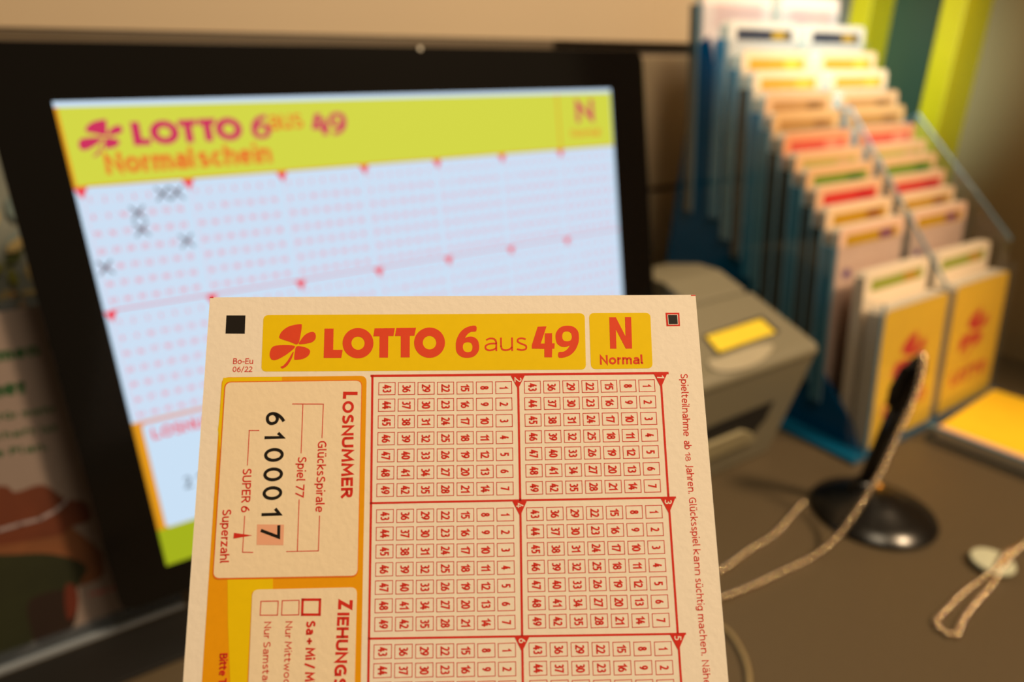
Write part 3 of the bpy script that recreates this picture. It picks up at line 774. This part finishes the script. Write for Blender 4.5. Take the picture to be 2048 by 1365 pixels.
# pale tubes paint the light caught by sloping edges of divider and right side
g = Geo(); g.tube([q3 * H, q2 * H, (q2 + V3((0, .06, -.05))) * H], .004 * H, M_ce, 8)
g.build('side_rim', t)
g = Geo(); g.tube([V3((2.017, .86, .42)) * H, q1 * H, (q1 + V3((0, .05, 0))) * H], .004 * H, M_ce, 8); g.build('divider_rim', t)
TI = [(.845, .44), (.915, .50), (1.008, .606), (1.055, .648), (1.095, .70), (1.133, .746), (1.175, .785), (1.222, .828), (1.268, .886), (1.300, .930), (1.350, .992), (1.400, 1.045), (1.458, 1.125), (1.570, 1.222)]
tl5 = math.tan(LN)
for i, (y, z) in enumerate(TI):
    top = z - (.055 if i > 1 else .0 if i == 0 else .05); yb = y - tl5 * z
    if i == 1: continue
    for c, x0 in ((0, 1.664), (1, 2.026)):
        g = Geo(); x1 = x0 + .345; th = .005; bz = min(max(.016, (y - .90) * 1.0), .56)
        f = lambda zz, dy=0: (yb + tl5 * zz - .006 + dy) * H
        q = [V3((x0 * H, f(bz), bz * H)), V3((x1 * H, f(bz), bz * H)), V3((x1 * H, f(top), top * H)), V3((x0 * H, f(top), top * H))]
        g.prism([p + V3((0, -th * H, 0)) for p in q], q, M_cl)
        if c == 0:
            dpt = min(.036, (TI[i + 1][0] - y - .006) if i < 13 else .036) if i else .06
            q = [V3((x0 * H, f(bz), bz * H)), V3((x0 * H, f(top), top * H)), V3((x0 * H, f(top, dpt), top * H)), V3((x0 * H, f(bz, dpt), bz * H))]
            g.prism(q, [p + V3((-th * H, 0, 0)) for p in q], (M_cs, M_cs3, M_cs2)[i % 3] if i > 6 else (M_cs3, M_cs3, M_cs2)[i % 3] if i else M_cl)  # rear strips take the lit colour, forward ones the dim grey
            g.tube([q[0] + V3((-.004 * H, 0, 0)), q[1] + V3((-.004 * H, 0, 0))], .0035 * H, M_ce, 6)  # pale tube paints the bright front edge of the pocket
        g.build('pocket', t)
# leaflet stacks, one per pocket
W_ = (238, 224, 205)
spec = [  # look, card colour, band colour, second band colour
    ('yellow leaflets with red clover', (255, 200, 20), None, None),
    ('cream leaflets, small green label', (240, 222, 196), (150, 160, 60), (190, 140, 40)),
    ('pinkish leaflets, thin amber label', (236, 196, 172), (190, 146, 20), (120, 60, 110)),
    ('cream leaflets, dark amber label', (238, 206, 170), (186, 140, 10), (140, 80, 40)),
    ('cream leaflets, red label', (232, 186, 148), (206, 48, 44), (190, 20, 34)),
    ('tan leaflets, green label', (226, 180, 132), (112, 138, 30), (60, 110, 20)),
    ('tan leaflets, pale green writing', (226, 180, 136), (180, 160, 80), (200, 160, 110)),
    ('orange leaflets, red stripe', (224, 152, 108), (206, 84, 66), (226, 140, 110)),
    ('brown leaflets, faint dark writing', (216, 170, 116), (176, 128, 70), (150, 104, 60)),
    ('brownish cream leaflets, faint writing', (222, 176, 132), (180, 132, 80), (140, 100, 60)),
    ('cream leaflets, orange band', (240, 214, 180), (238, 160, 60), (240, 190, 70)),
    ('cream leaflets, orange and yellow band', (236, 206, 168), (236, 156, 50), (238, 196, 70)),
    ('grey leaflets, navy and gold band', (216, 206, 196), (48, 52, 68), (176, 140, 40)),
    ('pale pink leaflets', (236, 214, 206), None, None)]
M_pg = mat('page_edges', (214, 202, 184), .8, noise=.35, scale=1400)
ORD = ['front', 'second', 'third', 'fourth', 'fifth', 'sixth', 'seventh', 'eighth', 'ninth', 'tenth', 'eleventh', 'twelfth', 'thirteenth', 'rearmost']
M_lr = mat('leaflet_red_logo', (226, 40, 20), .5)
for i, (y, z) in enumerate(TI):
    desc, cc, b1, b2 = spec[i]
    for c, x0 in ((0, 1.684), (1, 2.042)):
        w = .315; L_ = z - min(max(.02, (y - .90) * 1.0), .57); yb = y - tl5 * z; zb = z - L_ - (.04 if i == 0 else 0)
        zt = z - (.02 if i == 0 else 0) - random.uniform(0, .006)
        nm = thing('leaflet_stack', f'{desc}, {ORD[i]} row, {"left" if c == 0 else "right"} column of stand', 'leaflets',
                   V3((x0 + w / 2, yb + tl5 * max(zb, .016) + .015, max(zb, .016))) * H, 'leaflets in the brochure stand')
        f = Frame(V3((x0, yb, 0)) * H, (1, 0, 0), (0, math.sin(LN), math.cos(LN)))
        zb = max(zb, .022); dpt = (min(.040, TI[i + 1][0] - y - tl5 * (TI[i + 1][1] - z) - .012) if i < 13 else .03) if i > 1 else (.05, .03)[i]
        g = Geo(); rnd = [(x * H, yy * H) for x, yy in ((0, zb), (w, zb), (w, zt - .012), (w - .012, zt), (.012, zt), (0, zt - .012))]
        g.slab(f, rnd, -dpt * H, -.0008 * H, M_pg); g.build('page_block', nm)
        k = Ink(f, 1e-4)
        k.poly(rnd, mat('leaflet_%d' % i, cc, .6, noise=.04), 0)
        if b1:
            bt = zt - .022; bb = bt - .032
            m1 = mat('band_%d' % i, b1, .5, noise=.1); m2 = mat('band2_%d' % i, b2, .5, noise=.1)
            k.poly(R4(.03, bb, w - .03, bt), m1, 1)
            k.poly(R4(w * .60, bb + .005, w - .06, bt - .005), m2, 2)
            if i in (2, 3): k.poly([(xx * H, yy * H) for xx, yy in ell(.05, zt - .13, .02, .014, 16)], mat('purple_spot', (110, 60, 130), .5), 1)
        if i == 13:
            k.poly(R4(.05, zt - .11, w - .05, zt - .04), mat('pale_band', (226, 190, 184), .5), 1)
        if i == 0:
            def cl(cx, cy, s_):
                for l in CLOVER: k.poly([(cx + (a - 770) * s_, cy - (b - 447) * s_) for a, b in smoothpoly(l, 3)][::-1], M_lr, 1)
                k.poly([(cx + (a - 770) * s_, cy - (b - 447) * s_) for a, b in STEM], M_lr, 1)
            cl(w * .5 * H, .255 * H, .155 * H / 370)
            k.text('LOTTO', (.05 * H, .10 * H), ((w - .05) * H, .10 * H), .045 * H, M_lr, 1, bold=.05)
        k.build('cover', nm)
# loose white cards stuck behind the front yellow leaflets
# ================================================================== LEAFLET TRAY
p0 = V3((1.903, .772, 0)); e1 = V3((.443, .033, 0)).normalized(); e2 = V3((-.092, -.296, 0)).normalized()
e2 = (e2 - e1 * e1.dot(e2)).normalized()
t = thing('leaflet_tray', 'flat clear acrylic tray at the right edge in front of the brochure stand', 'tray', (p0 + e1 * .22 + e2 * .4) * H)
tf = Frame(p0 * H, e1, -e2)


def tr(a, b, c, d, h0, h1, m, g): g.slab(tf, [(a * H, -d * H), (c * H, -d * H), (c * H, -b * H), (a * H, -b * H)], h0 * H, h1 * H, m)


g = Geo(); tr(0, 0, .45, .86, 0, .008, M_cl, g); g.build('tray_bottom', t, bevel=.0004)
g = Geo(); tr(0, 0, .012, .86, .008, .05, M_cl, g); tr(.438, 0, .45, .86, .008, .05, M_cl, g); tr(.012, 0, .438, .012, .008, .05, M_cl, g); tr(.012, .848, .438, .86, .008, .05, M_cl, g)
g.build('tray_wall', t, bevel=.0006)
g = Geo(); g.tube([tf.P(.001, -.001, .05 * H), tf.P(.001, -.859 * H, .05 * H)], .005 * H, M_ce, 8); g.build('tray_rim', t)  # pale tube paints the highlight along the tray edge
g = Geo(); tr(.02, .02, .43, .84, .0085, .040, M_pg, g)
o = g.build('leaflet_stack', loc=(p0 + e1 * .22 + e2 * .4) * H + V3((0, 0, .0085 * H)))
tag(o, 'flat pile of yellow leaflets with pink stripes lying in the clear tray', 'leaflets')
k = Ink(tf, 1e-4)
k.poly([(.02 * H, -.84 * H), (.43 * H, -.84 * H), (.43 * H, -.02 * H), (.02 * H, -.02 * H)], mat('tray_leaflet_yellow', (255, 206, 40), .5), 0)
for v in k.v: v += tf.N * .0405 * H
M_pk = mat('tray_pink_stripe', (240, 180, 150), .5)
k2 = Ink(tf, 1e-4)
k2.poly([(.02 * H, -.30 * H), (.43 * H, -.30 * H), (.43 * H, -.275 * H), (.02 * H, -.275 * H)], M_pk, 1)
k2.poly([(.02 * H, -.84 * H), (.05 * H, -.84 * H), (.05 * H, -.02 * H), (.02 * H, -.02 * H)], M_pk, 1)
for v in k2.v: v += tf.N * .0405 * H
k.add(k2.v, k2.f, M_pk); k.build('cover', o)

# ================================================================== PEN, STAND, CHAINS
M_bk = mat('black_plastic', (16, 15, 14), .25, .5)
M_wire = mat('chain_link', (170, 150, 115), .4)
M_ch = mat('chain_steel', (222, 200, 165), .12, metal=1, noise=.03)
M_gold = mat('gold_ring', (200, 140, 50), .3, metal=1)
bc = V3((1.452, .655, 0))
ptop = V3(hit(1843, 712, (0, 1, 0), .64)); pbot = bc + V3((.0, .035, .055))
t = thing('pen_stand', 'round black glossy pen stand with a bead chain, on the counter', 'pen stand', bc * H)
g = Geo(); g.lathe(bc * H, [(.137 * H, 0), (.14 * H, .006 * H), (.137 * H, .012 * H), (.10 * H, .026 * H), (.06 * H, .042 * H), (.032 * H, .06 * H)], M_bk, 64); g.build('base', t, smooth=True)
axp = (ptop - pbot).normalized()
g = Geo(); g.lathe((pbot - axp * .03) * H, [(.03 * H, 0), (.027 * H, .03 * H), (.022 * H, .05 * H)], M_bk, 32, axp); g.build('pen_socket', t, smooth=True)
g = Geo(); g.lathe((pbot + V3((.033, -.02, .0))) * H, [(.008 * H, -.008 * H), (.012 * H, 0), (.008 * H, .008 * H)], M_gold, 20, (.4, -.2, 1)); g.build('chain_ring', t, smooth=True)


def spline(P, step):
    P = [V3(p) for p in P]; out = []
    for i in range(len(P) - 1):
        p0_, p1_, p2_, p3_ = P[max(i - 1, 0)], P[i], P[i + 1], P[min(i + 2, len(P) - 1)]
        for j in range(24):
            q = j / 24; out.append(.5 * (2 * p1_ + (p2_ - p0_) * q + (2 * p0_ - 5 * p1_ + 4 * p2_ - p3_) * q * q + (3 * p1_ - p0_ - 3 * p2_ + p3_) * q ** 3))
    out.append(P[-1]); res = [out[0]]; acc = 0
    for a, b in zip(out, out[1:]):
        d = (b - a).length
        while acc + d >= step:
            a = a + (b - a) * ((step - acc) / d); d = (b - a).length; acc = 0; res.append(a.copy())
        acc += d
    return res


ib = bmesh.new(); bmesh.ops.create_icosphere(ib, subdivisions=2, radius=1); IV = [v.co.copy() for v in ib.verts]; IF = [tuple(v.index for v in f.verts) for f in ib.faces]; ib.free()


def chain(path, name, parent, r=.0020, pitch=.0043, m=M_ch, **kw):
    pts = spline([p * H for p in path], pitch); g = Geo()
    for p in pts: g.add([p + v * r for v in IV], IF, m)
    g.tube(pts, r * .2, M_wire, 5)
    return g.build(name, parent, smooth=True, **kw)


fl = lambda u, v: hit(u, v, (0, 0, 1), .0052)
ai = lambda u, v: hit(u, v, (0, 1, 0), .62)
path = [ptop + V3((0, 0, .004)), ai(1846, 722), ai(1838, 765), ai(1822, 812), ai(1795, 872), ai(1765, 938), ai(1735, 990), ai(1700, 1042), ai(1668, 1082), fl(1625, 1115), fl(1570, 1142), fl(1500, 1175), fl(1440, 1198), fl(1360, 1222), fl(1300, 1222), fl(1290, 1196), fl(1350, 1175), fl(1440, 1142), fl(1500, 1100), fl(1545, 1072), fl(1580, 1035), fl(1608, 1004)]
chain(path, 'bead_chain', t)
# pen
p = thing('counter_pen', 'black ballpoint pen standing upright in the round black pen stand', 'pen', pbot * H)
g = Geo(); Lp = (ptop - pbot).length * H
g.lathe(pbot * H, [(.011 * H, .0), (.016 * H, .1 * Lp), (.0175 * H, .4 * Lp), (.0175 * H, .62 * Lp)], M_bk, 24, axp); g.build('barrel', p, smooth=True)
g = Geo(); g.lathe(pbot * H, [(.0185 * H, .62 * Lp), (.0215 * H, .66 * Lp), (.0205 * H, .92 * Lp), (.013 * H, .98 * Lp), (.006 * H, Lp)], M_bk, 24, axp); g.build('cap', p, smooth=True)
sd = (-RT * .9 + V3((0, -.2, 0))).normalized()
g = Geo(); g.tube([(pbot * H + axp * Lp * .95 + sd * .015 * H), (pbot * H + axp * Lp * .92 + sd * .03 * H), (pbot * H + axp * Lp * .78 + sd * .036 * H), (pbot * H + axp * Lp * .66 + sd * .030 * H)], [.006 * H, .008 * H, .009 * H, .006 * H], M_bk, 10); g.build('clip', p, smooth=True)
# cord near the slip
t = thing('thin_cord', 'thin pale cord curving over the counter at the bottom, beside the slip', 'cord', fl(1480, 1300) * H)
g = Geo(); g.tube(spline([q * H for q in (fl(1300, 1225), fl(1390, 1232), fl(1448, 1258), fl(1475, 1290), fl(1493, 1330), fl(1498, 1370), fl(1494, 1440))], .002), .0012, mat('cord_tan', (150, 132, 92), .5), 8); g.build('cord', t, smooth=True)
# loop of chain with a disc
cdk = hit(1985, 1124, (0, 0, 1), .014)
t = thing('looped_bead_chain', 'looped bead chain with a pale round disc lying on the counter, lower right', 'chain', V3((cdk.x, cdk.y, 0)) * H)
g = Geo(); g.lathe(V3((cdk.x, cdk.y, .010)) * H, [(.040 * H, 0), (.042 * H, .003 * H), (.040 * H, .008 * H), (.015 * H, .011 * H)], mat('disc_pale', (196, 200, 176), .35, .5), 40, (0, 0, 1)); g.build('disc', t)
chain([fl(2150, 1040), fl(2090, 1075), fl(2045, 1095), fl(2005, 1125) + V3((0, 0, .02)), fl(1985, 1150) + V3((0, 0, .01)), fl(1955, 1165), fl(1925, 1188), fl(1895, 1218), fl(1872, 1243), fl(1885, 1263), fl(1912, 1272), fl(1922, 1248), fl(1945, 1215), fl(1975, 1180), fl(1995, 1155), fl(2015, 1130) + V3((0, 0, .02)), fl(2050, 1088), fl(2100, 1055)], 'bead_loop', t)
